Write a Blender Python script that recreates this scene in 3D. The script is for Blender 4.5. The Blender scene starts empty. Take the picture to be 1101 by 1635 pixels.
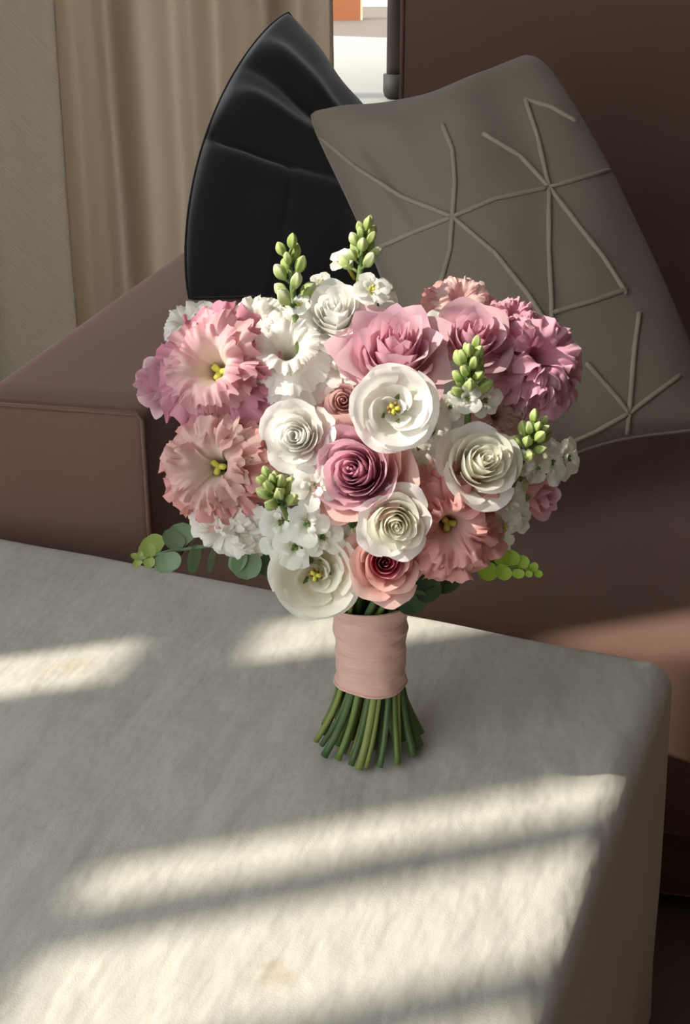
import bpy, bmesh, math, random
from mathutils import Vector, Matrix, noise
from mathutils.bvhtree import BVHTree

scene = bpy.context.scene
COL = scene.collection
PI = math.pi

# ------------------------------------------------------------------ camera
FPX, W, H = 2100.0, 1101.0, 1635.0
TH = math.radians(23.5)
RV = Vector((1, 0, 0)); UV_ = Vector((0, math.sin(TH), math.cos(TH))); FV = Vector((0, math.cos(TH), -math.sin(TH)))
ZP = 0.42                                        # height of the ottoman's top
def ray(x, y): return FV + RV * ((x - 550.5) / FPX) - UV_ * ((y - 817.5) / FPX)
CAM = Vector((0, 0, ZP)) - ray(590, 1185) * 1.05
def at(x, y, s): return CAM + ray(x, y) * s      # point at depth s
def atz(x, y, z):
    r = ray(x, y); return CAM + r * ((z - CAM.z) / r.z)
cd = bpy.data.cameras.new('camera'); cam = bpy.data.objects.new('camera', cd); COL.objects.link(cam)
cam.location = CAM; cam.rotation_euler = (PI / 2 - TH, 0, 0)
cd.sensor_fit = 'VERTICAL'; cd.sensor_height = 36.0; cd.lens = FPX / H * 36.0; cd.clip_start = 0.02
scene.camera = cam

# ------------------------------------------------------------------ sky, sun, exposure
SUN_HEAD, SUN_EL = math.radians(17), math.radians(40)
world = bpy.data.worlds.new('sky'); scene.world = world; world.use_nodes = True
bg = world.node_tree.nodes['Background']
bg.inputs['Color'].default_value = (0.93, 0.97, 1.0, 1); bg.inputs['Strength'].default_value = 2.3
sd = bpy.data.lights.new('sun', 'SUN'); sun = bpy.data.objects.new('sun', sd); COL.objects.link(sun)
sd.energy = 4.0; sd.angle = math.radians(0.9); sd.color = (1.0, 0.93, 0.80)
SD = Vector((math.cos(SUN_EL) * math.cos(SUN_HEAD), math.cos(SUN_EL) * math.sin(SUN_HEAD), -math.sin(SUN_EL)))
sun.rotation_euler = SD.to_track_quat('-Z', 'Y').to_euler(); sun.location = (-3, -1, 3)
vs = scene.view_settings
vs.view_transform = 'Standard'; vs.look = 'None'; vs.gamma = 1.0; vs.use_curve_mapping = False; vs.exposure = 0.42

# ------------------------------------------------------------------ material helpers
def lin(c): return tuple((x / 255 / 12.92) if x / 255 <= .04045 else ((x / 255 + .055) / 1.055) ** 2.4 for x in c) + (1,)
class NT:
    def __init__(s, name):
        s.m = bpy.data.materials.new(name); s.m.use_nodes = True; s.t = s.m.node_tree
        s.b = s.t.nodes['Principled BSDF']; s.o = s.t.nodes['Material Output']
    def n(s, k, **kw):
        x = s.t.nodes.new(k)
        for a, v in kw.items(): setattr(x, a, v)
        return x
    def l(s, a, b): s.t.links.new(a, b)
    def coord(s, which='Object', scale=(1, 1, 1), rot=(0, 0, 0)):
        c = s.n('ShaderNodeTexCoord'); mp = s.n('ShaderNodeMapping'); s.l(c.outputs[which], mp.inputs[0])
        mp.inputs['Scale'].default_value = scale; mp.inputs['Rotation'].default_value = rot; return mp.outputs[0]
    def noise(s, co, scale, detail=3, rough=.5):
        x = s.n('ShaderNodeTexNoise'); x.inputs['Scale'].default_value = scale; x.inputs['Detail'].default_value = detail
        x.inputs['Roughness'].default_value = rough; s.l(co, x.inputs['Vector']); return x.outputs['Fac']
    def ramp(s, fac, stops):
        r = s.n('ShaderNodeValToRGB'); e = r.color_ramp.elements
        while len(e) < len(stops): e.new(.5)
        for i, (p, c) in enumerate(stops): e[i].position = p; e[i].color = c
        s.l(fac, r.inputs[0]); return r.outputs[0]
    def mix(s, f, a, b, bt='MIX'):
        x = s.n('ShaderNodeMix', data_type='RGBA', blend_type=bt)
        for sock, v in ((x.inputs[0], f), (x.inputs[6], a), (x.inputs[7], b)):
            if hasattr(v, 'links'): s.l(v, sock)
            else: sock.default_value = v
        return x.outputs[2]
    def bump(s, h, strength, dist=.01):
        x = s.n('ShaderNodeBump'); x.inputs['Strength'].default_value = strength; x.inputs['Distance'].default_value = dist
        s.l(h, x.inputs['Height']); s.l(x.outputs[0], s.b.inputs['Normal'])
    def translucent(s, colsock, f):
        t = s.n('ShaderNodeBsdfTranslucent'); s.l(colsock, t.inputs[0])
        m = s.n('ShaderNodeMixShader'); m.inputs[0].default_value = f
        s.l(s.b.outputs[0], m.inputs[1]); s.l(t.outputs[0], m.inputs[2]); s.l(m.outputs[0], s.o.inputs[0])

def fabric(name, c1, c2, sheen=.3, scale=6, fine=900, bump=.25, rough=.9, sheen_tint=None):
    m = NT(name); co = m.coord()
    c = m.mix(m.noise(co, scale, 4), lin(c1), lin(c2)); m.l(c, m.b.inputs['Base Color'])
    m.b.inputs['Roughness'].default_value = rough; m.b.inputs['Sheen Weight'].default_value = sheen
    m.b.inputs['Sheen Roughness'].default_value = .4; m.b.inputs['Specular IOR Level'].default_value = .15
    if sheen_tint: m.b.inputs['Sheen Tint'].default_value = lin(sheen_tint)
    m.bump(m.noise(co, fine, 2), bump, .002); return m.m
def plain(name, c1, c2=None, rough=.6, scale=20, bump=.1, metal=0):
    m = NT(name); co = m.coord(); c2 = c2 or tuple(min(255, x * 1.12) for x in c1)
    nz = m.noise(co, scale, 4); m.l(m.mix(nz, lin(c1), lin(c2)), m.b.inputs['Base Color'])
    m.b.inputs['Roughness'].default_value = rough; m.b.inputs['Metallic'].default_value = metal; m.bump(nz, bump, .002); return m.m
def petal_mat(name, base, mid, rim, trans=.32, p=(.0, .5, .95), streak=.1):
    m = NT(name); tc = m.n('ShaderNodeTexCoord'); sp = m.n('ShaderNodeSeparateXYZ'); m.l(tc.outputs['UV'], sp.inputs[0])
    oc = m.noise(m.coord('Object'), 55, 3)
    ad = m.n('ShaderNodeMath', operation='MULTIPLY_ADD'); m.l(oc, ad.inputs[0]); ad.inputs[1].default_value = .5; ad.inputs[2].default_value = -.25
    a2 = m.n('ShaderNodeMath', operation='ADD'); m.l(ad.outputs[0], a2.inputs[0]); m.l(sp.outputs['Y'], a2.inputs[1])
    c = m.ramp(a2.outputs[0], [(p[0], lin(base)), (p[1], lin(mid)), (p[2], lin(rim))])
    mp = m.n('ShaderNodeMapping'); m.l(tc.outputs['UV'], mp.inputs[0]); mp.inputs['Scale'].default_value = (26, 2.2, 1)
    st = m.noise(mp.outputs[0], 1.6, 3)
    m.l(c, m.b.inputs['Base Color']); m.b.inputs['Roughness'].default_value = .62
    m.b.inputs['Specular IOR Level'].default_value = .25; m.b.inputs['Sheen Weight'].default_value = .12
    m.bump(st, streak, .003); m.translucent(c, trans); return m.m
def leaf_mat(name, a, b, trans=.25):
    m = NT(name); co = m.coord(); c = m.mix(m.noise(co, 40, 3), lin(a), lin(b)); m.l(c, m.b.inputs['Base Color'])
    m.b.inputs['Roughness'].default_value = .5; m.bump(m.noise(co, 120, 2), .12, .002); m.translucent(c, trans); return m.m

# ------------------------------------------------------------------ object helpers
def link(o, parent=None):
    COL.objects.link(o)
    if parent is not None: o.parent = parent
    return o
def tag(o, label=None, cat=None, group=None, kind=None):
    for k, v in (('label', label), ('category', cat), ('group', group), ('kind', kind)):
        if v: o[k] = v
    return o
def empty(name, loc=(0, 0, 0)):
    o = bpy.data.objects.new(name, None); o.empty_display_size = .05; o.location = loc; return link(o)
def mesh(name, verts, faces, mats, parent=None, uvs=None, smooth=True, mi=None, origin=None):
    me = bpy.data.meshes.new(name)
    if origin is not None: verts = [Vector(v) - origin for v in verts]
    me.from_pydata([tuple(v) for v in verts], [], faces)
    for m in (mats if isinstance(mats, (list, tuple)) else [mats]): me.materials.append(m)
    if uvs:
        l = me.uv_layers.new(name='UVMap')
        for lp in me.loops: l.data[lp.index].uv = uvs[lp.vertex_index]
    if smooth: me.polygons.foreach_set('use_smooth', [True] * len(me.polygons))
    if mi: me.polygons.foreach_set('material_index', mi)
    me.update(); o = bpy.data.objects.new(name, me); link(o, parent)
    if origin is not None: o.location = origin
    return o
class MB:
    def __init__(s): s.v = []; s.f = []; s.uv = []; s.mi = []
    def grid(s, fn, nu, nv, mi=0, closed=False):
        b = len(s.v); cols = nu if closed else nu + 1
        for j in range(nv + 1):
            for i in range(cols):
                u, v = i / nu, j / nv
                s.v.append(Vector(fn(u, v))); s.uv.append((u, v))
        for j in range(nv):
            for i in range(nu):
                i2 = (i + 1) % cols
                s.f.append((b + j * cols + i, b + j * cols + i2, b + (j + 1) * cols + i2, b + (j + 1) * cols + i)); s.mi.append(mi)
        return s
    def fan(s, ring, c, flip=False, mi=0, uv=(.5, 1)):
        k = len(s.v); s.v.append(Vector(c)); s.uv.append(uv); n = len(ring)
        for i in range(n):
            a, b = ring[i], ring[(i + 1) % n]
            s.f.append((b, a, k) if flip else (a, b, k)); s.mi.append(mi)
    def tube(s, pts, rad, n=8, mi=0, cap=True):
        pts = [Vector(p) for p in pts]; b = len(s.v); up = None
        for i, p in enumerate(pts):
            t = (pts[min(i + 1, len(pts) - 1)] - pts[max(i - 1, 0)]).normalized()
            if up is None: up = t.orthogonal().normalized()
            up = (up - t * up.dot(t)).normalized(); sd_ = t.cross(up)
            r = rad[i] if isinstance(rad, (list, tuple)) else rad
            for k in range(n):
                a = 2 * PI * k / n; s.v.append(p + (up * math.cos(a) + sd_ * math.sin(a)) * r); s.uv.append((k / n, i / max(1, len(pts) - 1)))
        for i in range(len(pts) - 1):
            for k in range(n):
                k2 = (k + 1) % n; s.f.append((b + i * n + k, b + i * n + k2, b + (i + 1) * n + k2, b + (i + 1) * n + k)); s.mi.append(mi)
        if cap:
            s.fan(list(range(b, b + n)), pts[0], True, mi, (.5, 0)); e = b + (len(pts) - 1) * n
            s.fan(list(range(e, e + n)), pts[-1], False, mi, (.5, 1))
        return s
    def box(s, lo, hi, M=None, mi=0):
        b = len(s.v)
        for z in (lo[2], hi[2]):
            for x, y in ((lo[0], lo[1]), (hi[0], lo[1]), (hi[0], hi[1]), (lo[0], hi[1])):
                p = Vector((x, y, z)); s.v.append(M @ p if M else p); s.uv.append((0, 0))
        for q in ((3, 2, 1, 0), (4, 5, 6, 7), (0, 1, 5, 4), (1, 2, 6, 5), (2, 3, 7, 6), (3, 0, 4, 7)):
            s.f.append(tuple(b + i for i in q)); s.mi.append(mi)
        return s
    def build(s, name, mats, parent=None, smooth=True, origin=None):
        return mesh(name, s.v, s.f, mats, parent, s.uv, smooth, s.mi, origin)
def lerp(a, b, t): return a + (b - a) * t
def sstep(a, b, x):
    x = max(0, min(1, (x - a) / (b - a))); return x * x * (3 - 2 * x)
def nz(x, y=0, z=0): return noise.noise(Vector((x, y, z)))
def rounded_box(name, size, r, mat, M, parent=None, div=14, bulge=(0, 0, 0), flare=0, wr=0, seed=0):
    """soft upholstered block, base centred on the local origin; bulge pushes +-x, +-y, +z faces out"""
    sx, sy, sz = size; hx, hy = sx / 2, sy / 2
    bm = bmesh.new(); bmesh.ops.create_cube(bm, size=1)
    bmesh.ops.subdivide_edges(bm, edges=bm.edges[:], cuts=div, use_grid_fill=True)
    def remap(t, h, rr):             # denser towards the rims
        a = abs(t) * 2; k = .72
        d = (a / k) * (h - rr) if a < k else (h - rr) + (a - k) / (1 - k) * rr
        return math.copysign(d, t)
    for v in bm.verts:
        p = Vector((remap(v.co.x, hx, r), remap(v.co.y, hy, r), remap(v.co.z, sz / 2, r)))
        q = Vector((max(-hx + r, min(hx - r, p.x)), max(-hy + r, min(hy - r, p.y)), max(-sz / 2 + r, min(sz / 2 - r, p.z))))
        d = p - q
        if d.length > 1e-9:
            m_ = max(abs(d.x), abs(d.y), abs(d.z)); p = q + d.normalized() * m_
        fx, fy, fz = p.x / hx, p.y / hy, p.z / (sz / 2)
        bx, by, bz = 1 - min(1, fx * fx), 1 - min(1, fy * fy), 1 - min(1, fz * fz)
        p.x += fx * abs(fx) * bulge[0] * by * bz; p.y += fy * abs(fy) * bulge[1] * bx * bz
        if fz > 0: p.z += fz * bulge[2] * bx * by
        if flare and fx > 0: p.x *= 1 + flare * (0.5 - fz / 2)
        if wr: p += Vector((nz(p.x * 9 + seed, p.y * 9, p.z * 9), nz(p.y * 9, p.z * 9 + seed, p.x * 9), nz(p.z * 8, p.x * 8, p.y * 8 + seed))) * wr
        p.z += sz / 2; v.co = M @ p
    me = bpy.data.meshes.new(name); bm.to_mesh(me); bm.free(); me.materials.append(mat)
    me.polygons.foreach_set('use_smooth', [True] * len(me.polygons))
    o = bpy.data.objects.new(name, me); return link(o, parent)

# ------------------------------------------------------------------ materials of the setting
M_wall = plain('warm plaster', (200, 192, 180), (208, 201, 190), .9, 4, .05)
M_dwall = plain('brown plaster', (112, 95, 83), (122, 105, 92), .9, 4, .05)
M_ceil = plain('ceiling paint', (196, 194, 188), (204, 202, 196), .9, 3, .03)
M_floor = plain('brown floor boards', (112, 96, 82), (126, 109, 94), .55, 9, .05)
M_terr = plain('shaded beige paving', (84, 71, 58), (94, 80, 66), .85, 12, .1)  # kept dark: the shade on the terrace is put into this colour
M_frame = plain('grey window metal', (120, 118, 114), None, .5)
M_sunpatch = plain('sun patch tone', (128, 125, 118), (136, 133, 126), .8, 9, .08)  # paler than the terrace: stands for a patch of sun on it

# ------------------------------------------------------------------ the setting
def struct(o): o['kind'] = 'structure'; return o
struct(MB().box((-4, -3.2, -.05), (3.2, 2.35, 0)).build('floor', M_floor, smooth=False))
struct(MB().box((-6, 2.351, -.05), (6, 16, 0)).build('terrace_ground', M_terr, smooth=False))
# left wall: runs along 75 deg, glazed; its piers and bars shade the ottoman
WD = Vector((math.cos(math.radians(75)), math.sin(math.radians(75)), 0)); WN = Vector((-WD.y, WD.x, 0))
HD = Vector((math.cos(SUN_HEAD), math.sin(SUN_HEAD), 0))
C0 = Vector((-.119, .1, 0)); W0 = C0 - HD * 1.6
qC = -C0.x * math.sin(SUN_HEAD) + C0.y * math.cos(SUN_HEAD); KS = math.sin(math.radians(75) - SUN_HEAD)
def kq(q): return (q - qC) / KS                  # landing stripe -> position along the wall
def zl(e): return ZP + (1.6 + e) * math.tan(SUN_EL)
MW = Matrix.Translation(W0) @ Matrix(((WD.x, WN.x, 0, 0), (WD.y, WN.y, 0, 0), (0, 0, 1, 0), (0, 0, 0, 1)))
ZTOP = 2.75
def slab(mb, q0, q1, z0, z1, th=.05): mb.box((kq(q0), 0, z0), (kq(q1), th, z1), MW)
w = MB(); slab(w, -2.6, .2225, 0, .35); slab(w, -2.6, .2225, 2.62, ZTOP); slab(w, .2225, 2.35, 0, ZTOP); slab(w, -3.2, -2.6, 0, ZTOP)
slab(w, -.093, .13, .35, 2.12, .05)
struct(w.build('wall_left', M_wall, smooth=False))
win = struct(MB().box((kq(-2.6), .0, zl(-.071)), (kq(.2225), .045, zl(0)), MW).build('window_1', M_frame, smooth=False))
qs = [-.157, -.287]
q = -.45
while q > -2.55: qs.append(q); q -= .3
for q in qs:
    mb = MB(); slab(mb, q - .012, q + .012, .35, 2.62, .03); mb.build('mullion', M_frame, win, smooth=False)
struct(MB().box((-4, 2.3, 2.5), (3.2, 2.35, ZTOP)).box((.62, 2.3, 0), (3.2, 2.35, 2.5)).build('wall_back', M_dwall, smooth=False))
struct(MB().box((1.9, -3.2, 0), (1.95, 2.3, ZTOP)).build('shade_wall_right', M_dwall, smooth=False))  # unseen dark wall, added to darken the sides turned right
def prism(name, poly, z0, z1, mat):
    n = len(poly); v = [Vector((x, y, z0)) for x, y in poly] + [Vector((x, y, z1)) for x, y in poly]
    f = [tuple(range(n - 1, -1, -1)), tuple(range(n, 2 * n))] + [(i, (i + 1) % n, n + (i + 1) % n, n + i) for i in range(n)]
    return mesh(name, v, f, mat, smooth=False)
struct(prism('shade_wall_front', [(-.55, -1.65), (1.95, -1.65), (1.95, -1.6), (-.55, -1.6)], 0, ZTOP, M_dwall))  # unseen wall added to block light from the front right
def wx(y): return W0.x + WD.x / WD.y * (y - W0.y)
struct(prism('ceiling', [(wx(-1.6), -1.6), (3.2, -1.6), (3.2, 2.35), (wx(2.35), 2.35)], ZTOP, ZTOP + .05, M_ceil))

# ------------------------------------------------------------------ ottoman
def velvet_mat():
    m = NT('ivory plush'); co = m.coord()
    n1 = m.noise(m.coord(scale=(5, 1.3, 1), rot=(0, 0, math.radians(-28))), 7, 4, .55)
    n2 = m.noise(co, 260, 3, .6)
    c = m.mix(n1, lin((194, 191, 181)), lin((216, 213, 204)))
    c = m.mix(m.ramp(n2, [(.3, (.0, .0, .0, 1)), (.7, (.35, .35, .35, 1))]), c, lin((207, 204, 193)))
    g = m.n('ShaderNodeNewGeometry')
    for (px, py, rad, colr, amt) in ((435, 1553, .020, (181, 152, 110), .6), (120, 1062, .022, (194, 172, 126), .45), (75, 1075, .02, (194, 174, 132), .35)):
        P = atz(px, py, ZP)
        d = m.n('ShaderNodeVectorMath', operation='DISTANCE'); m.l(g.outputs['Position'], d.inputs[0]); d.inputs[1].default_value = P
        a = m.n('ShaderNodeMath', operation='MULTIPLY_ADD'); m.l(m.noise(co, 90, 3), a.inputs[0]); a.inputs[1].default_value = .045; m.l(d.outputs['Value'], a.inputs[2])
        f = m.ramp(a.outputs[0], [(.018, (amt, amt, amt, 1)), (.018 + rad, (0, 0, 0, 1))])
        c = m.mix(f, c, lin(colr))
    m.l(c, m.b.inputs['Base Color']); m.b.inputs['Roughness'].default_value = .95
    m.b.inputs['Sheen Weight'].default_value = .25; m.b.inputs['Sheen Roughness'].default_value = .5; m.b.inputs['Specular IOR Level'].default_value = .1
    h = m.n('ShaderNodeMath', operation='MULTIPLY_ADD'); m.l(m.noise(m.coord(scale=(2.2, 1, 1), rot=(0, 0, math.radians(-12))), 11, 3, .5), h.inputs[0]); h.inputs[1].default_value = 1.6
    fz = m.n('ShaderNodeMath', operation='MULTIPLY'); m.l(m.noise(co, 700, 2, .6), fz.inputs[0]); fz.inputs[1].default_value = .05
    m.l(fz.outputs[0], h.inputs[2]); m.bump(h.outputs[0], .34, .015); return m.m
M_ott = velvet_mat()
OY = math.radians(-22.4)
oR = Matrix.Rotation(OY, 4, 'Z'); ox, oy = 1.0, .80
corner = Vector((.278, .142, 0)); ctr = corner - (oR @ Vector((ox / 2, oy / 2, 0)))
ott = rounded_box('ottoman', (ox, oy, ZP - .004), .024, M_ott, Matrix.Identity(4), None, 44, (.010, .002, .004), .035, .002, 3)
ott.location = ctr; ott.rotation_euler = (0, 0, OY)
tag(ott, 'square ivory plush ottoman carrying the flower bouquet', 'ottoman')

# ------------------------------------------------------------------ sofa
M_sofa = fabric('mauve brown velvet', (112, 86, 74), (123, 96, 85), 1.0, 5, 700, .2, .85, (240, 205, 195))
SY = math.radians(-11); sR = Matrix.Rotation(SY, 4, 'Z'); sO = Vector((-.43, .475, 0))
sofa = empty('sofa', sO); tag(sofa, 'mauve brown velvet sofa with a wide block armrest behind the ottoman', 'sofa'); sofa.rotation_euler = (0, 0, SY)
def sblock(name, x0, x1, y0, y1, z0, z1, r, **kw):
    return rounded_box(name, (x1 - x0, y1 - y0, z1 - z0), r, M_sofa, Matrix.Translation(((x0 + x1) / 2, (y0 + y1) / 2, z0)), sofa, **kw)
sblock('armrest', 0, .20, 0, 1.12, .02, .548, .012, div=16, bulge=(.002, .003, .003))
ZS = .355
sblock('seat', .206, 2.0, -.062, 1.0, .12, ZS, .02, div=20, bulge=(0, .004, .004))
sblock('seat_base', .206, 2.0, -.03, 1.1, .02, .118, .008, div=6)
bk = sblock('backrest', .322, 2.0, .965, 1.14, .36, 1.15, .014, div=16)
# piping cords on the front of the arm and on the end of the backrest
def piping(name, pts, r=.0022):
    return MB().tube(pts, r, 6).build(name, M_sofa, sofa)
piping('piping', [(.003, -.002, .03), (.003, -.002, .536), (.008, -.002, .545), (.192, -.002, .545), (.198, -.002, .538), (.198, -.002, .03)])
piping('piping', [(.324, .964, .37), (.324, .964, 1.148)], .003)

# ------------------------------------------------------------------ pillows
SINV = (Matrix.Translation(sO) @ sR).inverted()
def drape(w):
    # the soft filling gives way where the pillow meets the armrest or the seat
    l = SINV @ w; w = w.copy()
    if -.01 < l.x < .212 and -.01 < l.y < 1.13: w.z = max(w.z, .557)
    elif l.x >= .212 and l.y < 1.0: w.z = max(w.z, .364)
    return w
def pillow(name, cs, thick, mat, nrm, n=40, pull=.07, back=1.0, disp=None, pl=None, pr=None, cr=.075):
    """cs: TL, TR, BR, BL world corners"""
    TL, TR, BR, BL = cs; root = empty(name, (BL + BR) / 2); o0 = root.location
    def base(u, v):
        e = 4 * u * (1 - u); f = 4 * v * (1 - v)
        uu = .5 + (u - .5) * (1 - (pl if pl is not None and u < .5 else pr if pr is not None and u > .5 else pull) * f * (abs(2 * u - 1) ** 1.5)); vv = .5 + (v - .5) * (1 - pull * e * (abs(2 * v - 1) ** 1.5))
        c = (abs(2 * u - 1) * abs(2 * v - 1)) ** 7 * cr; uu = lerp(uu, .5, c); vv = lerp(vv, .5, c)
        return (TL.lerp(TR, uu)).lerp(BL.lerp(BR, uu), vv)
    def side(sg, th):
        def fn(u, v):
            e = max(0, 4 * u * (1 - u)); f = max(0, 4 * v * (1 - v))
            h = (e ** .5) * (f ** .5)
            p = base(u, v); d = h * th
            if disp and sg > 0: d += disp(u, v) * min(1, h * 2.2)
            d += .004 * nz(u * 7 + 3, v * 7, sg) * h
            return drape(p + nrm * d * sg) - o0
        return fn
    mb = MB(); mb.grid(side(1, thick), n, n); mb.grid(side(-1, thick * back), n, n)
    ob = mb.build('cover', mat, root)
    bm = bmesh.new(); bm.from_mesh(ob.data); bmesh.ops.remove_doubles(bm, verts=bm.verts, dist=.0004); bmesh.ops.recalc_face_normals(bm, faces=bm.faces)
    bm.to_mesh(ob.data); bm.free()
    sm = [base(t, 0) for t in [i / 30 for i in range(31)]] + [base(1, i / 30) for i in range(1, 31)] + [base(1 - i / 30, 1) for i in range(1, 31)] + [base(0, 1 - i / 30) for i in range(1, 30)]
    sm.append(sm[0]); MB().tube([drape(p) - o0 for p in sm], .0022, 6, cap=False).build('seam', mat, root)
    return root, ob
M_tuck = fabric('taupe cotton fold highlight', (166, 157, 141), (176, 166, 151), .2, 5, 1100, .3)  # paler than the cover: highlight along the tucks is in the colour
M_grey = fabric('taupe cotton', (141, 132, 119), (155, 145, 131), .2, 5, 1100, .35)
gc = (at(476, 166, 1.76), at(852, 66, 1.74), at(1154, 694, 1.56), at(730, 866, 1.48))
gn = (gc[1] - gc[3]).cross(gc[2] - gc[0]).normalized()
if gn.dot(CAM - gc[0]) < 0: gn = -gn
def gd(u, v): return .007 * math.exp(-((u - v * .35 - .02) / .03) ** 2) * (1 - v) + .006 * nz(u * 5, v * 5, 2) + .013 * math.exp(-((v - .10 - .05 * math.sin(u * 6)) / .045) ** 2) * (.6 + .4 * math.sin(u * 9)) + .004 * math.sin(u * 13 + v * 5)
gp, gcov = pillow('throw_pillow', gc, .09, M_grey, gn, 48, .15, .8, gd, pr=-.10)
tag(gp, 'taupe throw pillow with raised star-pattern pintucks leaning on the sofa back', 'pillow')
bv = BVHTree.FromPolygons([gp.location + v.co for v in gcov.data.vertices], [p.vertices[:] for p in gcov.data.polygons])
for pl in ([(722, 347), (726, 290), (722, 240), (706, 200)], [(722, 347), (640, 315), (570, 270), (512, 222)], [(722, 347), (660, 372), (600, 398), (560, 415)],
           [(722, 347), (718, 400), (704, 450), (690, 520)], [(722, 347), (790, 405), (842, 470), (900, 560)], [(722, 347), (790, 318), (876, 300)],
           [(876, 300), (930, 284), (972, 272)], [(876, 300), (858, 220), (838, 160)], [(876, 300), (830, 250), (770, 214)], [(876, 300), (876, 400), (880, 480), (880, 560)],
           [(876, 300), (930, 370), (962, 410), (1000, 470)], [(880, 500), (950, 480), (1000, 462)], [(935, 580), (980, 630), (1004, 660)], [(1004, 660), (1050, 625), (1085, 600)],
           [(1004, 660), (1012, 560), (1020, 500)], [(1004, 660), (1000, 700), (992, 718)], [(1004, 660), (950, 690), (900, 712)], [(838, 160), (880, 172), (920, 195)]):
    pts = []
    for a, b in zip(pl[:-1], pl[1:]):
        for i in range(6):
            t = i / 6; h = bv.ray_cast(CAM, ray(lerp(a[0], b[0], t), lerp(a[1], b[1], t)).normalized())
            if h[0]: pts.append(h[0] + gn * .0012 - gp.location)
    h = bv.ray_cast(CAM, ray(*pl[-1]).normalized())
    if h[0]: pts.append(h[0] + gn * .0012 - gp.location)
    if len(pts) > 3: MB().tube(pts, [.0031 + .0006 * nz(i * .4, pl[0][0]) for i in range(len(pts))], 6).build('pintuck', M_tuck, gp)
M_dark = fabric('black cotton', (36, 33, 34), (44, 41, 43), .5, 5, 900, .3)
dc = (at(460, 14, 2.10), at(620, 250, 2.16), at(600, 650, 1.86), at(298, 486, 1.80))
dn = (dc[1] - dc[3]).cross(dc[2] - dc[0]).normalized()
if dn.dot(CAM - dc[0]) < 0: dn = -dn
def dd_(u, v):
    g = lambda c, w_: math.exp(-((v - c) / w_) ** 2)
    return .012 * g(.22 + .22 * u, .045) - .010 * g(.31 + .20 * u, .03) + .024 * g(.45 + .03 * math.sin(u * 5) - .04 * u, .05) * sstep(1.1, .1, u) - .026 * g(.56 - .10 * u, .03) * sstep(.9, .0, u) + .014 * nz(u * 3.2 + 1, v * 3.6, 5) - .008 * math.exp(-((u - .16 - .18 * v) / .02) ** 2) * sstep(.5, .62, v)
dp, dcov = pillow('throw_pillow', dc, .085, M_dark, dn, 64, .05, .25, dd_, pl=-.40, cr=.02)
tag(dp, 'black throw pillow with one corner pointing up in front of the curtain', 'pillow')

# ------------------------------------------------------------------ curtains
def curtain_mat(name, a, b, weave, trans):
    m = NT(name); co = m.coord(); c = m.mix(m.noise(m.coord(scale=(1, 1, .25)), 9, 4), lin(a), lin(b)); m.l(c, m.b.inputs['Base Color'])
    m.b.inputs['Roughness'].default_value = .9; m.b.inputs['Sheen Weight'].default_value = .2
    wv = m.n('ShaderNodeTexWave', wave_type='BANDS', bands_direction='DIAGONAL'); wv.inputs['Scale'].default_value = weave; wv.inputs['Distortion'].default_value = 2
    m.l(co, wv.inputs['Vector']); m.bump(wv.outputs['Fac'], .5, .003); m.translucent(c, trans); return m.m
M_cur = curtain_mat('sheer beige curtain', (197, 177, 153), (208, 190, 166), 260, .2)
M_cur2 = curtain_mat('woven beige curtain', (226, 212, 192), (234, 222, 203), 120, .4)
def curtain(name, x0, x1, y0, y1, mat, folds, amp, seed, narrow=0):
    root = empty(name, ((x0 + x1) / 2, (y0 + y1) / 2, 0))
    def sheet(off):
        def fn(u, v):
            z = .01 + 2.45 * v
            g = sum(a * math.sin(2 * PI * (k * u + ph) + .35 * math.sin(3 * z + ph)) for k, a, ph in folds) * amp
            g += .012 * nz(u * 9, z * 1.2, seed)
            x = lerp(x0, x1, u) + .012 * nz(z * 1.3, u * 5, seed + 4); y = lerp(y0, y1, u) + g + off
            return (x - root.location.x, y - root.location.y, z)
        return fn
    mb = MB(); mb.grid(sheet(0), 150, 40); mb.build('curtain_sheet', mat, root)
    e = [sheet(-.001)(1, i / 40) for i in range(41)]; MB().tube(e, .004, 6).build('side_hem', mat, root)
    return root
c1 = curtain('curtain', -1.1, -.045, 1.95, 1.78, M_cur, ((4.2, 1, .1), (7.3, .75, .4), (13.5, .4, .7)), .05, 1)
tag(c1, 'sheer beige curtain falling in soft folds behind the black pillow', 'curtain')
c2 = curtain('curtain', -1.05, -.545, 1.70, 1.62, M_cur2, ((1.1, 1, .3), (3.1, .3, .1)), .02, 5)
tag(c2, 'coarse woven beige curtain panel at the left edge of the picture', 'curtain')

# ------------------------------------------------------------------ beyond the gap: slab painted as a sun patch, orange crate, table
ZG = .60
g0 = at(570, 170, 4.9); 
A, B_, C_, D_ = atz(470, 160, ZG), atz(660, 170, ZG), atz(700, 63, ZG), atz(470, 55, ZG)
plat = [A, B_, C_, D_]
def slabmesh(name, poly, z0, z1, mat):
    n = len(poly); o = sum(poly, Vector()) / n; o.z = 0
    v = [Vector((p.x, p.y, z0)) - o for p in poly] + [Vector((p.x, p.y, z1)) - o for p in poly]
    f = [tuple(range(n - 1, -1, -1)), tuple(range(n, 2 * n))] + [(i, (i + 1) % n, n + (i + 1) % n, n + i) for i in range(n)]
    ob = mesh(name, v, f, mat, smooth=False); ob.location = o; return ob
struct(MB().box((-2.5, 3.0, 0), (3.0, 9, ZG - .02)).build('terrace_step', M_terr, smooth=False))
sl = slabmesh('sun_patch_slab', plat, ZG - .021, ZG, M_sunpatch); tag(sl, 'pale slab painted as a sun patch on the terrace beyond the curtain gap', 'slab')
M_or = plain('orange wood', (150, 86, 50), (160, 96, 58), .6, 14, .1); M_or2 = plain('pale wood edge', (206, 180, 150), None, .6)
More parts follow.
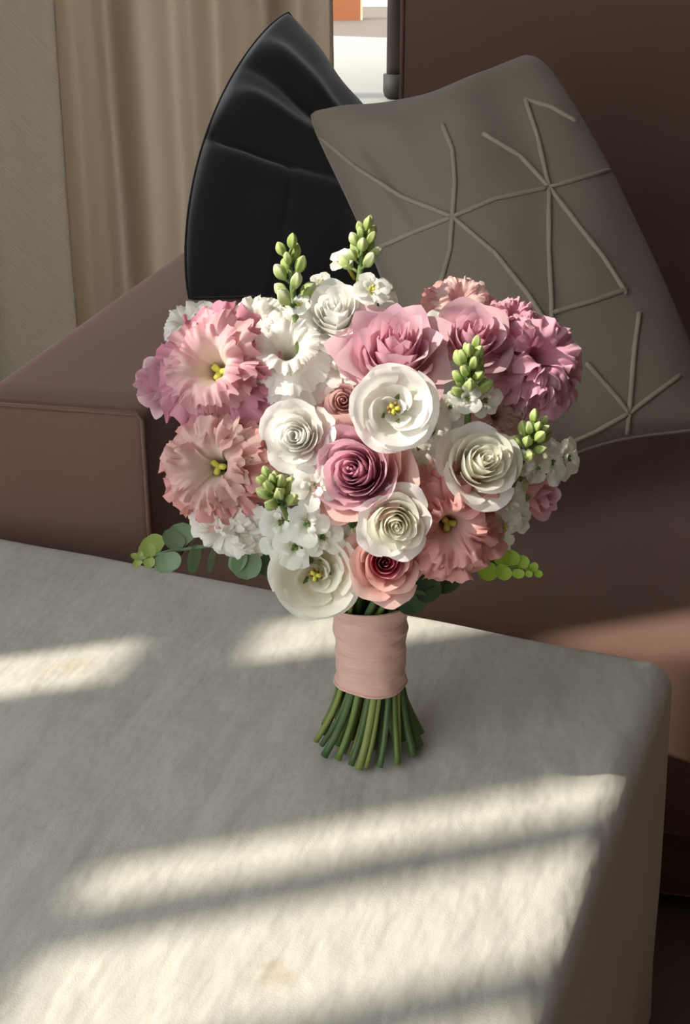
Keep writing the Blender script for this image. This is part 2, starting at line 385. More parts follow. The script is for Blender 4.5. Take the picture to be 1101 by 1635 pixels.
ob0 = atz(560, 32, ZG - .02)
cr = empty('wooden_crate', ob0); tag(cr, 'orange painted wooden crate standing on the terrace past the curtain', 'crate')
MB().box((-.16, 0, 0), (.055, .012, .26)).build('front_board', M_or, cr, smooth=False)
MB().box((.055, -.002, -.0), (.068, .20, .26)).build('corner_post', M_or2, cr, smooth=False)
MB().box((-.16, .19, 0), (.055, .20, .26)).build('back_board', M_or, cr, smooth=False)
M_tube = plain('grey painted metal', (78, 71, 64), None, .5); M_cap = plain('dark rubber', (36, 34, 30), None, .7)
tf = atz(629, 158, ZG)
tb = empty('terrace_table', tf); tag(tb, 'grey metal table leg with dark rubber foot beyond the sofa back', 'table')

# ------------------------------------------------------------------ bouquet materials
P_ROSE_IN = petal_mat('mauve rose heart', (226, 156, 172), (234, 178, 194), (238, 194, 208), .42)
P_ROSE_MID = petal_mat('mauve rose petal', (228, 162, 172), (234, 184, 200), (240, 204, 216), .42)
P_ROSE_OUT = petal_mat('blush rose petal', (240, 196, 182), (236, 190, 198), (238, 202, 212), .40)
P_PCH_OUT = petal_mat('peach rose petal', (242, 206, 174), (244, 200, 186), (242, 206, 198), .40)
P_RED_IN = petal_mat('crimson rose heart', (196, 36, 78), (212, 70, 108), (232, 150, 172), .35)
P_LIS_A = petal_mat('blush lisianthus petal', (236, 228, 190), (246, 228, 218), (236, 186, 194), .38, (.0, .55, .98), .15)
P_LIS_Ao = petal_mat('pink lisianthus petal', (244, 218, 206), (240, 204, 202), (224, 156, 176), .38, (.0, .5, .95), .15)
P_LIS_B = petal_mat('peach lisianthus petal', (240, 234, 196), (247, 230, 218), (243, 204, 196), .38, (.0, .5, .97), .15)
P_LIS_Bo = petal_mat('salmon lisianthus petal', (244, 218, 202), (242, 206, 196), (238, 180, 176), .38, (.0, .5, .97), .15)
P_LIS_N = petal_mat('mauve lisianthus petal', (218, 146, 162), (222, 156, 178), (234, 184, 200), .32, (.0, .5, .97), .15)
P_DUST = petal_mat('dusty pink petal', (228, 176, 172), (234, 194, 190), (240, 212, 208), .40, (.0, .5, .97), .1)
P_WHITE = petal_mat('white petal', (240, 241, 214), (250, 249, 240), (252, 251, 248), .46, (.0, .35, .9), .1)
P_CREAM = petal_mat('cream petal', (242, 240, 208), (250, 246, 226), (251, 249, 238), .46, (.0, .3, .9), .1)
P_WHITER = petal_mat('ruffled white petal', (240, 238, 214), (248, 245, 234), (251, 249, 244), .46, (.0, .35, .9), .2)
P_STOCK = petal_mat('stock petal', (214, 222, 158), (249, 250, 238), (251, 252, 246), .46, (.0, .35, .9), .2)
P_BUD = petal_mat('stock bud', (142, 166, 84), (186, 202, 128), (236, 240, 212), .25, (.0, .55, 1.0), .2)
P_BUDG = petal_mat('green stock bud', (142, 166, 78), (176, 196, 110), (216, 224, 164), .25, (.0, .55, 1.0), .2)
G_CAL = leaf_mat('calyx green', (96, 124, 60), (124, 148, 80))
G_STEM = leaf_mat('stem green', (84, 112, 52), (122, 146, 76), .05)
G_STEM2 = leaf_mat('olive stem green', (122, 136, 64), (150, 158, 88), .05)
G_STEM3 = leaf_mat('deep stem green', (62, 88, 48), (92, 118, 68), .05)
G_EUC = leaf_mat('eucalyptus grey green', (110, 138, 104), (138, 162, 126), .25)
G_EUCT = leaf_mat('young eucalyptus', (158, 182, 96), (178, 196, 116), .3)
G_EUCB = leaf_mat('bright eucalyptus', (150, 190, 52), (178, 208, 84), .4)
G_EUCD = leaf_mat('dark eucalyptus', (58, 84, 58), (78, 102, 72), .15)
Y_CEN = plain('yellow stigma', (198, 198, 70), (214, 208, 96), .6, 200, .3); Y_ANT = plain('ochre anthers', (168, 126, 50), (128, 92, 40), .7, 300, .3)

# ------------------------------------------------------------------ flower builders
BQ = empty('bouquet', (0, 0, ZP)); tag(BQ, 'round hand-tied bouquet of pink and white flowers with pink ribbon-wrapped stems', 'bouquet')
def frame(pos, nrm, roll=0):
    z = nrm.normalized(); x = UV_.cross(z)
    x = x.normalized() if x.length > 1e-4 else RV.copy(); y = z.cross(x)
    return Matrix.Translation(pos - BQ.location) @ Matrix(((x.x, y.x, z.x, 0), (x.y, y.y, z.y, 0), (x.z, y.z, z.z, 0), (0, 0, 0, 1))) @ Matrix.Rotation(roll, 4, 'Z')
SC, HCX, HCY, HS = 2217.0, 590.0, 690.0, .955
HEADS = []
def spot(px, py, dd=0, fx=0, fy=0):
    a, b = (px - HCX) / SC, -(py - HCY) / SC
    k = math.sqrt(max(0, 1 - (a / .185) ** 2 - (b / .165) ** 2))
    s = HS - .125 * k + .035 - dd
    p = at(px, py, s); tow = (CAM - p).normalized()
    n = tow * (.75 + .6 * k) + RV * (a / .16 * .75 + fx) + UV_ * (b / .16 * .75 + fy)
    HEADS.append(p); return p, n.normalized(), s
def petal_fn(a0, rr, zt, zb, wdt, curl, R, spiral=0, ruf=0, kf=4, jag=0, funnel=False, seed=0, tip=0, rnd=.2, roll=0):
    ph1, ph2 = seed * 1.7, seed * 2.9
    def fn(u01, v):
        u = u01 * 2 - 1; au = abs(u)
        vv = v * (1 - rnd * au ** 2.6 + tip * max(0, 1 - au * 2.2))
        if jag: vv *= 1 + jag * (nz(u * 6 + seed * 3.1, seed) + .7 * nz(u * 21 + seed, seed * 2)) * v ** 4
        wv = wdt * (.42 + .58 * math.sin(min(1, v * 1.25) * PI / 2))
        if funnel: r = rr * (.36 * vv ** .45 + .64 * vv ** 1.7); z = zb + (zt - zb) * (1 - (1 - min(1, vv)) ** 1.8)
        else: r = rr * (1 - (1 - min(1, vv)) ** 2.3) * (1 + max(0, vv - 1)); z = zb + (zt - zb) * vv ** 1.15
        k = max(0, (vv - .66) / .34); k2 = k * k
        r += curl * R * .17 * k2 * (1 + .4 * au); z -= curl * R * .20 * k2 * (1 + .3 * au)
        r *= 1 + spiral * u
        z += roll * R * au ** 3 * v
        a = a0 + u * wv
        if ruf:
            q = sstep(.40, 1, v); q3 = sstep(.62, 1.0, v); q4 = sstep(.80, 1.0, v)
            m1 = math.sin(kf * u * PI + ph1 + 2.0 * nz(u * 1.5 + seed)); n2 = 1.7 * nz(u * kf * 1.7 + seed * 2.3, v * 1.2, seed); n3 = 1.6 * nz(u * kf * 4.2 + seed * 1.1, v * 2, seed + 7)
            z += ruf * R * (q * .75 * m1 + 1.5 * q3 * n2 + .9 * q4 * n3)
            r += ruf * R * (.5 * q3 * nz(u * kf * 1.9 + seed, 3.3) - .6 * q4 * n3)
            a += ruf * (.8 * q3 * nz(u * kf * 2.1 + seed, 8.1) + 1.3 * q4 * nz(u * kf * 4.0 + seed, 5.7))
        r += R * .03 * nz(u * 2 + seed, v * 2, seed * .7) * v; z += R * .045 * nz(u * 1.7 + seed, v * 2 + 9, seed * .3) * v
        return (r * math.cos(a), r * math.sin(a), z)
    return fn
def calyx(name, M, R, zb, label):
    mb = MB(); g = [(.05, -.25), (.16, -.1), (.22, .0), (.26, .12)]
    mb.grid(lambda u, v: ((lambda r, z: (r * R * math.cos(2 * PI * u), r * R * math.sin(2 * PI * u), zb + z * R))(*[lerp(g[min(2, int(v * 3))][k], g[min(2, int(v * 3)) + 1][k], v * 3 - min(2, int(v * 3))) for k in (0, 1)])), 12, 6, closed=True)
    for s_ in range(5):
        a0 = s_ * 2 * PI / 5
        mb.grid(lambda u, v: ((.22 + .16 * v) * R * math.cos(a0 + (u - .5) * .7 * (1 - v * .9)), (.22 + .16 * v) * R * math.sin(a0 + (u - .5) * .7 * (1 - v * .9)), zb + R * (.05 + .42 * v)), 3, 4)
    ob = mb.build(name, G_CAL, BQ); ob.matrix_local = M
    if label: ob['label'] = label
    return ob
def petal(parent, fn, mat, nu=12, nv=10):
    return MB().grid(fn, nu, nv).build('petal', mat, parent)
def center(parent, R, zb, big=1.0):
    mb = MB()
    mb.tube([(0, 0, zb), (0, 0, zb + .16 * R), (.0, 0, zb + .26 * R)], [.05 * R, .05 * R, .04 * R], 8)
    for a in (0, 2.4, 4.5): mb.tube([(0, 0, zb + .24 * R), (.05 * R * math.cos(a), .05 * R * math.sin(a), zb + .31 * R), (.11 * R * math.cos(a), .11 * R * math.sin(a), zb + .33 * R), (.14 * R * math.cos(a), .14 * R * math.sin(a), zb + .30 * R)], [.04 * R, .05 * R, .055 * R, .02 * R], 8)
    mb.build('stigma', Y_CEN, parent)
    mb = MB()
    for i in range(7):
        a = i * 2 * PI / 7 + .3; c, s_ = math.cos(a), math.sin(a); r1 = .14 * R * big; h = .02 * R * math.sin(i * 3.1)
        mb.tube([(.04 * R * c, .04 * R * s_, zb), (r1 * .8 * c, r1 * .8 * s_, zb + .15 * R + h), (r1 * c, r1 * s_, zb + .2 * R + h), (r1 * 1.3 * c, r1 * 1.3 * s_, zb + .25 * R + h), (r1 * 1.5 * c, r1 * 1.5 * s_, zb + .26 * R + h)], [.014 * R, .016 * R, .045 * R, .05 * R, .015 * R], 7)
    mb.build('stamen_ring', Y_ANT, parent)
def rose(px, py, dpx, mats, n=26, dd=0, fx=0, fy=0, roll=0, label=None, seed=1, Hf=1.1, open_=1.06, hole=0, tip=.05, center_=False, name='rose', wave=.014):
    p, nm, s = spot(px, py, dd, fx, fy); R = dpx / 2 * s / FPX; Hh = R * Hf; rnd_ = random.Random(seed)
    root = calyx(name, frame(p, nm, roll), R, -Hh * 1.05, label)
    for i in range(n):
        t = i / (n - 1); tt = hole + (1 - hole) * t
        rr = R * (.03 + .88 * tt ** 1.12) * open_; zt = Hh * (.40 - .46 * tt ** 2.2) + rnd_.uniform(-.03, .03) * R
        wdt = lerp(1.75, .78, t ** .7); curl = sstep(.3, 1, t) * rnd_.uniform(.8, 1.25)
        m = mats[0] if t < .45 else (mats[1] if t < .78 else mats[2])
        petal(root, petal_fn(i * 2.39996 + rnd_.uniform(-.15, .15), rr, zt, -Hh, wdt, curl, R, .13 * (1 - .55 * t), wave * (.4 + t), 1.6, .0, False, seed * 10 + i, tip, .2), m, 12, 9)
    if center_: center(root, R, -Hh * .35)
    return root
def lisi(px, py, dpx, min_, mout, dd=0, fx=0, fy=0, roll=0, label=None, seed=1, depth=.62, ruf=.11, whorls=4, per=4, cen=True, jag=.05, kf=2.1, flat=0.0):
    p, nm, s = spot(px, py, dd, fx, fy); R = dpx / 2 * s / FPX; rnd_ = random.Random(seed)
    root = calyx('lisianthus', frame(p, nm, roll), R, -depth * R, label)
    for w_ in range(whorls):
        g = w_ / max(1, whorls - 1)
        for i in range(per):
            rr = R * lerp(.50, .86, g ** .85) * rnd_.uniform(.90, 1.10); zt = R * (lerp(.20, -.24, g) + rnd_.uniform(-.09, .09))
            m = min_ if g < .5 else (rnd_.choice((min_, mout)) if g < .7 else mout)
            petal(root, petal_fn(i * 2 * PI / per + w_ * 2.1 + rnd_.uniform(-.22, .22), rr, zt, -depth * R, 1.08, .55 + .4 * g, R, rnd_.uniform(-.10, .10), ruf * rnd_.uniform(.75, 1.3), kf * rnd_.uniform(.85, 1.2), jag, True, seed * 20 + w_ * 7 + i, 0, .10), m, 64, 18)
    if cen: center(root, R, -depth * R * .80, 1.75)
    return root
def bowl(px, py, dpx, mat, mat_in, dd=0, fx=0, fy=0, roll=0, label=None, seed=1, depth=.75, inner=6):
    # smooth open lisianthus: a wide bowl of broad petals round a small swirl
    p, nm, s = spot(px, py, dd, fx, fy); R = dpx / 2 * s / FPX; rnd_ = random.Random(seed)
    root = calyx('lisianthus', frame(p, nm, roll), R, -depth * R, label)
    for w_, (cnt, rr, zt, wd, cu, sp) in enumerate(((5, .93, .02, 1.0, .9, .07), (3, .84, .12, 1.15, .55, .10))):
        for i in range(cnt):
            petal(root, petal_fn(i * 2 * PI / cnt + w_ * .5, R * rr * rnd_.uniform(.97, 1.03), R * zt, -depth * R, wd, cu, R, sp, .03, 1.3, .0, False, seed * 9 + i + w_ * 7, 0, .12), mat, 18, 14)
    for i in range(inner):
        t = i / (inner - 1)
        petal(root, petal_fn(i * 2.39996, R * lerp(.22, .66, t), R * lerp(-.16, .02, t), -depth * R, 1.05, .25, R, .24, .02, 1.5, 0, False, seed * 5 + i, .05, .3), mat_in, 14, 10)
    center(root, R, -depth * R * .66, .8)
    return root
def floret_mesh(mb, M, r, seed, n=8):
    rnd_ = random.Random(seed)
    for i in range(n):
        inner = i >= n - 3; rr = r * (.45 if inner else rnd_.uniform(.85, 1.05)); zt = r * (.28 if inner else rnd_.uniform(-.05, .22))
        f = petal_fn(i * 2.4 + rnd_.uniform(-.2, .2), rr, zt, -r * .4, .78 if not inner else .7, .35, r, .05, .05, 2, .03, True, seed + i, 0, .28)
        mb.grid(lambda u, v: M @ Vector(f(u, v)), 7, 6, 0)
    for i in range(3):
        a = i * 2.1; mb.tube([M @ Vector((0, 0, -r * .35)), M @ Vector((.08 * r * math.cos(a), .08 * r * math.sin(a), r * .05)), M @ Vector((.13 * r * math.cos(a), .13 * r * math.sin(a), r * .13))], [.05 * r, .08 * r, .03 * r], 6, 1)
def local_frame(pos, z, roll=0):
    z = z.normalized(); x = z.orthogonal().normalized(); y = z.cross(x)
    return Matrix.Translation(pos) @ Matrix(((x.x, y.x, z.x, 0), (x.y, y.y, z.y, 0), (x.z, y.z, z.z, 0), (0, 0, 0, 1))) @ Matrix.Rotation(roll, 4, 'Z')
def bud_fn(M, L, r):
    pr = [(0, .0), (.35, .12), (.8, .3), (1.0, .5), (.9, .7), (.55, .9), (.12, 1.0)]
    def fn(u, v):
        k = min(5, int(v * 6)); t = v * 6 - k; a = 2 * PI * u
        rad = lerp(pr[k][0], pr[k + 1][0], t) * r * (1 + .20 * math.cos(4 * a)); z = lerp(pr[k][1], pr[k + 1][1], t) * L
        return M @ Vector((rad * math.cos(a), rad * math.sin(a), z))
    return fn
def stock(px, py, ex, ey, buds, florets, label=None, dd=0, seed=1, green=False, bl=38, fr=34, tiltz=.25, stem_from=None):
    """spike whose tip points from (px,py) in image direction (ex,ey); buds n, florets list of (px,py,dd,size,fx,fy)"""
    p, nm, s = spot(px, py, dd); u_ = s / FPX; rnd_ = random.Random(seed)
    ax = (RV * ex - UV_ * ey).normalized(); ax = (ax + nm * tiltz).normalized()
    M0 = frame(p, nm); inv = M0.inverted(); o = BQ.location
    L = math.hypot(ex, ey) * u_
    def loc(w): return inv @ (w - o)
    mb = MB(); mb.tube([loc(p - ax * .05), loc(p), loc(p + ax * L * .55), loc(p + ax * L * .9)], [.0024, .0022, .0019, .0010], 7)
    root = mb.build('stock_spike', G_CAL, BQ); root.matrix_local = M0
    if label: root['label'] = label
    side = ax.orthogonal().normalized(); s2 = ax.cross(side)
    for i in range(buds):
        t = i / max(1, buds - 1); a = i * 2.39996 + seed
        out = side * math.cos(a) + s2 * math.sin(a)
        pos = p + ax * L * lerp(-.10, .95, t) + out * .0022
        dirn = (ax * lerp(.75, 1.5, t) + out * lerp(1.0, .45, t)).normalized()
        ln = bl * u_ * lerp(1.0, .72, t) * rnd_.uniform(.85, 1.15)
        mb = MB(); mb.tube([loc(pos - out * .002), loc(pos + dirn * ln * .35)], .0011, 5, 1)
        mb.grid(bud_fn(local_frame(loc(pos + dirn * ln * .22), inv.to_3x3() @ dirn, a), ln, ln * .28), 16, 9, 0, True)
        mb.build('bud', [P_BUDG if green or t > .55 else P_BUD, G_CAL], root)
    for (qx, qy, qd, sz, gx, gy) in florets:
        fp, fnm, fs = spot(qx, qy, qd, gx, gy); HEADS.pop()
        mb = MB(); floret_mesh(mb, inv @ frame(fp, fnm, rnd_.uniform(0, 6)), sz / 2 * fs / FPX, seed + qx)
        fl = loc(fp); bk_ = inv.to_3x3() @ fnm; mb.tube([fl - bk_ * .022, fl - bk_ * .004], .0014, 5, 1)
        mb.build('floret', [P_STOCK, Y_CEN if not green else G_CAL], root)
    return root
def leaf_obj(root, loc, P, dirw, nrmw, L, Wd, mat, stemP=None, cup=.15):
    """roundish leaf starting at P growing along dirw"""
    d = dirw.normalized(); n = (nrmw - d * nrmw.dot(d)).normalized(); sd_ = d.cross(n)
    def fn(u, v):
        w = math.sqrt(max(0, 1 - (2 * v - 1) ** 2)) ** .85 * Wd * .5 * (1.08 - .16 * v); x = (u * 2 - 1)
        return loc(P + d * (L * v) + sd_ * (w * x) + n * (cup * L * (abs(x) ** 2 * (w / Wd) + .5 * (2 * v - 1) ** 2 - .25) - .02 * L * math.exp(-(x / .12) ** 2)))
    mb = MB(); mb.grid(fn, 8, 10)
    if stemP: mb.tube([loc(stemP), loc(P + d * L * .06)], .0007, 5)
    return mb.build('leaf', mat, root)
def sprig(path, leaves, label, dd=0, base=G_EUC, rad=.0013, wk=1.0):
    """path: (px,py,s); leaves: (px0,py0,px1,py1,width_px,s,normal(fx,fy,fz),mat)"""
    pts = [at(*q) for q in path]; o = pts[0]; inv = Matrix.Translation(o).inverted()
    def loc(w): return w - o
    mb = MB(); mb.tube([loc(q) for q in pts], rad, 6); root = mb.build('eucalyptus_sprig', base, BQ); root.location = o - BQ.location; root['label'] = label
    for (x0, y0, x1, y1, wpx, s, nr, mat) in leaves:
        wpx *= wk; P = at(x0, y0, s); Q = at(x1, y1, s + nr[3] if len(nr) > 3 else s)
        tow = (CAM - P).normalized(); nw = RV * nr[0] + UV_ * nr[1] + tow * nr[2]
        L = (Q - P).length; near = min(pts, key=lambda q_: (q_ - P).length)
        leaf_obj(root, loc, P, Q - P, nw, L, wpx * 1.22 * s / FPX, mat, near if (near - P).length < .02 else None)
    return root

MR = (P_ROSE_IN, P_ROSE_MID, P_ROSE_OUT); MRP = (P_ROSE_IN, P_ROSE_MID, P_PCH_OUT); MRR = (P_RED_IN, P_PCH_OUT, P_PCH_OUT)
MWH = (P_WHITE,) * 3; MCR = (P_CREAM, P_CREAM, P_WHITE); MDU = (P_DUST,) * 3
# back layer
lisi(296, 512, 104, P_WHITER, P_WHITER, dd=-.03, fx=-.1, fy=.4, label='small white ruffled lisianthus', seed=3, cen=False)
lisi(404, 512, 116, P_WHITER, P_WHITER, dd=-.01, fy=.35, label='white ruffled lisianthus', seed=4, cen=False)
lisi(458, 556, 172, P_WHITER, P_WHITER, dd=-.006, fx=.25, fy=.30, label='large cream ruffled lisianthus', seed=5, cen=False, ruf=.055, whorls=3, depth=.9)
lisi(735, 478, 118, P_DUST, P_LIS_Bo, dd=-.03, fy=.35, label='pale peach ruffled lisianthus', seed=6, cen=False)
lisi(793, 664, 100, P_DUST, P_DUST, dd=-.02, label='dusty pink ruffled lisianthus', seed=7, cen=False)
rose(548, 640, 80, MDU, 18, dd=-.02, label='shaded dusty pink rose', seed=8)
rose(238, 612, 92, MR, 16, dd=-.02, fx=-.9, fy=-.05, label='small pink rose turned to the left', seed=9)
rose(868, 798, 84, MRP, 14, dd=-.03, fx=.7, fy=-.3, label='small pink rose low on the right', seed=10)
lisi(400, 690, 110, P_LIS_Ao, P_LIS_Bo, dd=-.03, fx=-.1, label='pink lisianthus between two larger ones', seed=11, cen=False)
# main blooms
lisi(336, 584, 220, P_LIS_A, P_LIS_Ao, dd=.012, fx=.05, fy=.1, label='large blush lisianthus with yellow heart', seed=21, depth=.8, ruf=.125)
lisi(334, 745, 202, P_LIS_B, P_LIS_Bo, dd=.012, fx=-.02, fy=.12, label='large peach lisianthus with yellow heart', seed=22, depth=.8, ruf=.125)
lisi(352, 858, 150, P_WHITER, P_WHITER, dd=.0, fx=-.35, fy=-1.1, label='white lisianthus hanging below', seed=23, cen=False, depth=1.15, ruf=.05)
rose(532, 494, 118, MWH, 24, dd=-.002, fy=.25, label='white rose at the top', seed=24)
rose(630, 552, 172, MR, 32, dd=.006, fy=.62, label='open mauve pink rose', seed=25, tip=.14, Hf=1.0)
bowl(630, 652, 132, P_WHITE, P_WHITE, dd=.034, fy=-.05, label='open white lisianthus with yellow heart', seed=26)
rose(566, 752, 172, MRP, 36, dd=.012, fx=-.22, fy=.22, label='large spiral mauve pink rose', seed=27, Hf=1.25, tip=.06)
rose(472, 696, 118, MWH, 24, dd=.014, fx=-.05, fy=.05, label='white lisianthus bud opening', seed=28, hole=.10, tip=.02, name='lisianthus', wave=.045)
bowl(502, 922, 136, P_CREAM, P_CREAM, dd=.012, fx=.05, fy=.18, label='cream lisianthus with green heart', seed=29, inner=9)
rose(614, 898, 124, MRR, 24, dd=.010, fy=.42, label='pink rose with crimson heart', seed=30)
rose(632, 838, 116, MCR, 26, dd=.028, fx=.0, fy=.05, label='small ivory rose', seed=31, tip=.05)
lisi(722, 842, 198, P_LIS_Bo, P_LIS_Bo, dd=.010, fx=.05, fy=.0, label='large salmon lisianthus', seed=32, depth=.75, ruf=.13)
rose(770, 736, 136, MCR, 24, dd=.022, fx=.02, fy=.38, label='ivory lisianthus bud', seed=33, hole=.06, tip=.02, name='lisianthus')
rose(756, 532, 132, MR, 20, dd=.0, fx=-.1, fy=.35, label='half-open mauve pink rose', seed=34)
lisi(864, 568, 186, P_LIS_N, P_LIS_N, dd=.0, fx=.15, fy=.15, label='mauve ruffled lisianthus on the right', seed=35, ruf=.15, cen=False, kf=1.9)
lisi(822, 502, 92, P_LIS_N, P_LIS_N, dd=-.01, fx=.0, fy=.6, label='mauve ruffled lisianthus at the top right', seed=36, ruf=.15, cen=False, kf=1.9)
# stock
stock(470, 492, -8, -88, 13, [(512, 452, -.02, 40, 0, .3), (476, 486, .004, 44, 0, .2)], 'stock spike with green buds, top left', seed=1, bl=36, tiltz=.1)
stock(575, 430, 8, -62, 16, [(546, 412, .0, 50, -.5, .4), (594, 460, .004, 66, .2, .1), (606, 472, -.01, 60, .5, 0)], 'stock spike with white florets, top', seed=2, bl=30, tiltz=.1)
stock(748, 628, -6, -66, 18, [(774, 640, .012, 58, .3, -.2), (746, 636, .020, 50, -.1, -.1), (718, 650, .012, 52, -.2, 0), (690, 690, -.005, 64, 0, 0), (668, 715, -.01, 60, 0, -.2), (716, 700, -.012, 70, 0, .1), (700, 516, -.02, 56, 0, .3)], 'stock spike with green buds at the centre right', seed=3, bl=34, tiltz=.5, green=True, dd=.015)
stock(838, 726, 10, -50, 16, [(812, 712, .012, 34, 0, .2), (834, 738, .016, 46, .1, -.1), (880, 738, .0, 72, .4, 0), (906, 732, -.01, 70, .6, .1), (858, 748, .0, 50, .2, -.2)], 'stock spike with green buds on the right', seed=4, bl=32, tiltz=.5, green=True, dd=.01)
stock(450, 806, -14, -44, 15, [(500, 776, .014, 78, .1, .2), (448, 834, .010, 70, -.2, 0), (490, 836, .012, 72, .1, 0), (470, 874, .008, 80, -.1, -.1), (515, 858, .004, 70, .2, -.1), (440, 870, -.005, 60, -.3, -.1)], 'stock spike with white florets, lower left', seed=5, bl=32, tiltz=.6, green=True, dd=.012)
stock(815, 800, 10, -30, 4, [(812, 800, .0, 66, .3, 0), (806, 840, -.004, 64, .3, -.2), (830, 826, -.012, 52, .4, 0), (800, 870, -.014, 50, .2, -.4), (660, 760, -.02, 60, 0, 0)], 'white stock florets at the lower right', seed=6, bl=26, tiltz=.3, dd=-.01)
stock(600, 720, 10, -20, 2, [(640, 735, -.02, 66, 0, 0), (676, 745, -.012, 64, .1, 0), (545, 590, -.02, 70, 0, .2), (560, 860, -.01, 60, 0, 0), (560, 640, -.04, 60, 0, 0), (530, 600, -.03, 70, 0, 0), (410, 640, -.04, 70, 0, 0), (440, 640, -.03, 80, 0, 0), (500, 640, -.03, 70, 0, 0), (520, 570, -.03, 80, 0, 0), (430, 740, -.03, 70, 0, 0), (830, 640, -.03, 60, 0.2, 0)], 'white stock florets filling the middle', seed=7, bl=20, dd=-.04)
# eucalyptus
sL = .93
sprig([(470, 850, .95), (400, 876, .94), (330, 872, .93), (270, 880, .925), (222, 893, .92)], [
    (296, 872, 276, 838, 36, sL, (.2, .2, 1), G_EUC), (312, 868, 304, 916, 26, sL, (.9, 0, .5), G_EUC), (290, 876, 262, 848, 26, sL - .004, (.5, .3, .8), G_EUC),
    (262, 882, 272, 914, 34, sL - .008, (-.1, -.2, 1), G_EUC), (254, 884, 228, 862, 36, sL, (-.2, .5, 1), G_EUCT), (340, 872, 332, 916, 18, sL, (1, 0, .35), G_EUC),
    (392, 878, 394, 926, 36, sL - .01, (.1, .1, 1), G_EUC), (388, 876, 372, 914, 24, sL - .008, (-.5, 0, .8), G_EUC), (404, 874, 430, 852, 40, sL - .004, (.2, .4, 1), G_EUCD),
    (424, 884, 440, 918, 34, sL, (.2, .0, 1), G_EUCD), (240, 890, 236, 868, 16, sL - .01, (.2, .2, 1), G_EUCT), (234, 890, 242, 906, 14, sL - .01, (.2, -.2, 1), G_EUCT),
    (226, 892, 208, 886, 9, sL - .01, (.1, .6, 1), G_EUCT), (226, 893, 212, 904, 9, sL - .01, (.1, -.3, 1), G_EUCT), (222, 892, 224, 880, 8, sL - .01, (.1, 0, 1), G_EUCT)],
    'grey green eucalyptus sprig reaching out to the left', wk=1.12)
sR2 = .925
sprig([(740, 880, .95), (790, 898, .94), (830, 904, .93), (862, 914, .925)], [
    (790, 902, 788, 872, 46, sR2 + .01, (.0, .3, 1), G_EUCD), (788, 900, 768, 924, 34, sR2 + .006, (-.3, -.2, 1), G_EUCB), (806, 902, 800, 876, 32, sR2, (-.3, .2, 1), G_EUCB),
    (812, 902, 818, 878, 30, sR2 - .006, (.1, .2, 1), G_EUCB), (810, 904, 796, 924, 28, sR2 - .004, (-.2, -.3, 1), G_EUCB), (828, 906, 840, 888, 22, sR2 - .006, (.2, .2, 1), G_EUCB),
    (828, 908, 826, 924, 20, sR2 - .008, (0, -.3, 1), G_EUCB), (846, 910, 858, 900, 14, sR2 - .006, (.2, .2, 1), G_EUCB), (852, 914, 866, 918, 12, sR2 - .006, (0, 0, 1), G_EUCB), (845, 911, 843, 922, 12, sR2 - .008, (0, -.2, 1), G_EUCB)],
    'bright yellow green eucalyptus tip on the right', base=G_EUCB, wk=.82)
sprig([(640, 935, .98), (662, 948, .97), (700, 935, .97)], [(652, 944, 664, 980, 42, .965, (.2, .0, 1), G_EUCD), (660, 944, 705, 936, 40, .968, (.1, .5, 1), G_EUCD), (690, 938, 735, 925, 30, .975, (.1, .5, 1), G_EUCD)],
    'dark eucalyptus leaves under the flowers', base=G_EUCD)

# ------------------------------------------------------------------ stems and ribbon
rnd = random.Random(5); sm = (G_STEM, G_STEM2, G_STEM3)
rings = [(27, 1.0, 0), (17, .68, .2), (8, .34, .1)]
k = 0
for cnt, fr_, ph in rings:
    for i in range(cnt):
        a0 = 2 * PI * i / cnt + ph + rnd.uniform(-.08, .08); tw = .55 + rnd.uniform(-.12, .12)
        def P(z, r, t): return Vector((r * fr_ * math.cos(a0 + t * tw), r * fr_ * math.sin(a0 + t * tw), z))
        rb = .0405 * rnd.uniform(.92, 1.06)
        hd = HEADS[k % len(HEADS)] - BQ.location
        wb = rnd.uniform(-.25, .25); zt_ = rnd.uniform(.0024, .0050)
        pts = [P(lerp(zt_, .06, t), lerp(rb, .0228, t) - .0035 * math.sin(t * PI) * .7, t * .75 + wb * (1 - t)) for t in (0, .12, .3, .5, .7, .88, 1)]
        pts += [P(.075, .0222, .95), P(.092, .0220, 1.2), P(.11, .0232, 1.5), P(.128, .0255, 1.9), P(.14, .0295, 2.2), P(.155, .037, 2.5), P(.178, .052, 2.75), P(.21, .07, 2.9)]
        rr = rnd.uniform(.0021, .0031)
        o = MB().tube(pts, [rr * (1.08 if q_ == 0 else 1.0 if q_ < 11 else .9) for q_ in range(len(pts))], 9).build('stem', sm[rnd.choice((0, 0, 1, 2))], BQ); k += 1
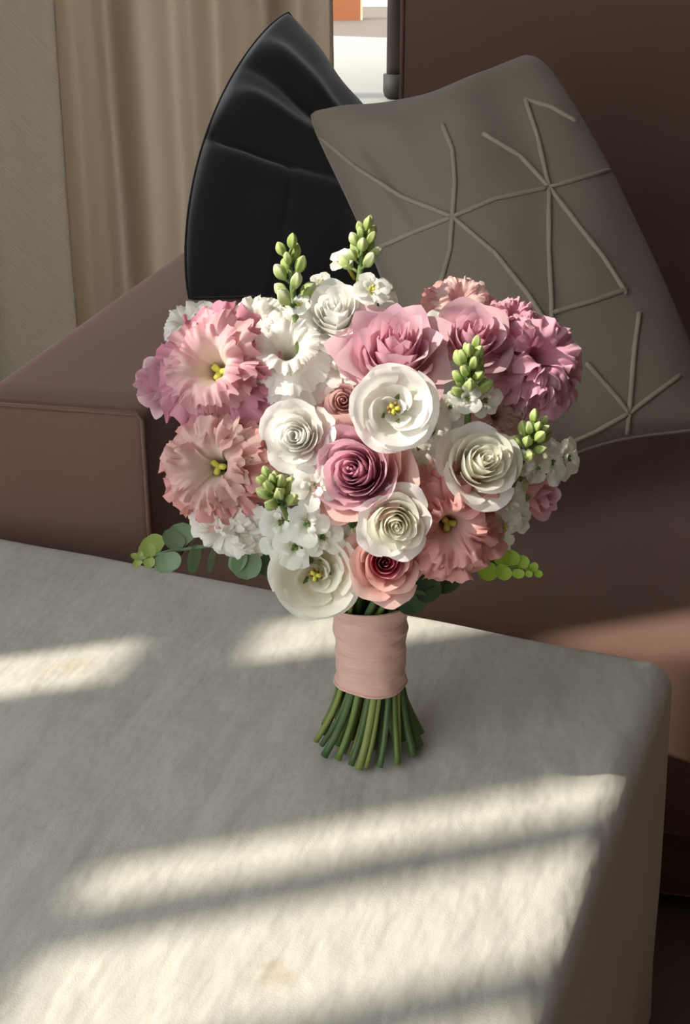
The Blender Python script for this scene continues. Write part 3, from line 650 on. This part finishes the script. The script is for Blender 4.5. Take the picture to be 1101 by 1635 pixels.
def ribbon_mat():
    m = NT('blush satin ribbon'); co = m.coord(); st = m.noise(m.coord(scale=(1, 1, 7), rot=(.12, 0, 0)), 14, 4)
    m.l(m.mix(st, lin((217, 170, 154)), lin((231, 192, 178))), m.b.inputs['Base Color']); m.b.inputs['Roughness'].default_value = .55
    m.b.inputs['Sheen Weight'].default_value = .3; m.bump(st, .8, .006); return m.m
M_rib = ribbon_mat()
z0r, z1r = .058, .127
def rib(off):
    def fn(u, v):
        a = 2 * PI * u; z = lerp(z0r, z1r, v); r = lerp(.0270, .0314, v) - .0016 * math.sin(v * PI) + off
        r += .0015 * nz(math.cos(a) * 1.5 + 2, math.sin(a) * 1.5, v * 8 + a * .4 * math.sin(a)) + .0010 * math.sin(v * 22 + 1.5 * math.sin(a)) * sstep(.55, .7, v) + .0008 * math.exp(-((v - .95) / .03) ** 2) + .0008 * math.exp(-((v - .05) / .03) ** 2)
        # the wrap dips at the back, its cut edges are a little uneven
        z += .004 * (-math.sin(a)) * (v - .0) * .9 + .0012 * math.sin(2 * a + v * 3)
        return (r * math.cos(a), r * math.sin(a), z)
    return fn
mb = MB(); mb.grid(rib(0), 56, 40, 0, True)
inner = rib(-.0015); mb.grid(lambda u, v: inner(1 - u, v), 56, 10, 0, True); mb.build('ribbon_wrap', M_rib, BQ)
def edge_tube(v): return [rib(.0003)(i / 48, v) for i in range(49)]
MB().tube(edge_tube(1), .0011, 6, cap=False).build('ribbon_edge', M_rib, BQ); MB().tube(edge_tube(0), .0011, 6, cap=False).build('ribbon_edge', M_rib, BQ)

# ------------------------------------------------------------------ table behind the sofa (only a leg shows in the gap)
ts = (tf - CAM).dot(FV) / FPX
for k, (lx, ly) in enumerate(((0, 0), (.85, -.1), (.95, .6), (.45, .75))):
    MB().tube([(lx, ly, 24 * ts), (lx, ly, .80)], 13 * ts, 14).build('leg', M_tube, tb)
    MB().tube([(lx, ly, .001), (lx, ly, 4 * ts), (lx, ly, 12 * ts), (lx, ly, 38 * ts)], [11 * ts, 15.5 * ts, 18 * ts, 18 * ts], 16).build('foot_cap', M_cap, tb)
MB().box((-.1, -.2, .80), (1.05, .85, .83)).build('table_top', M_tube, tb, smooth=False)
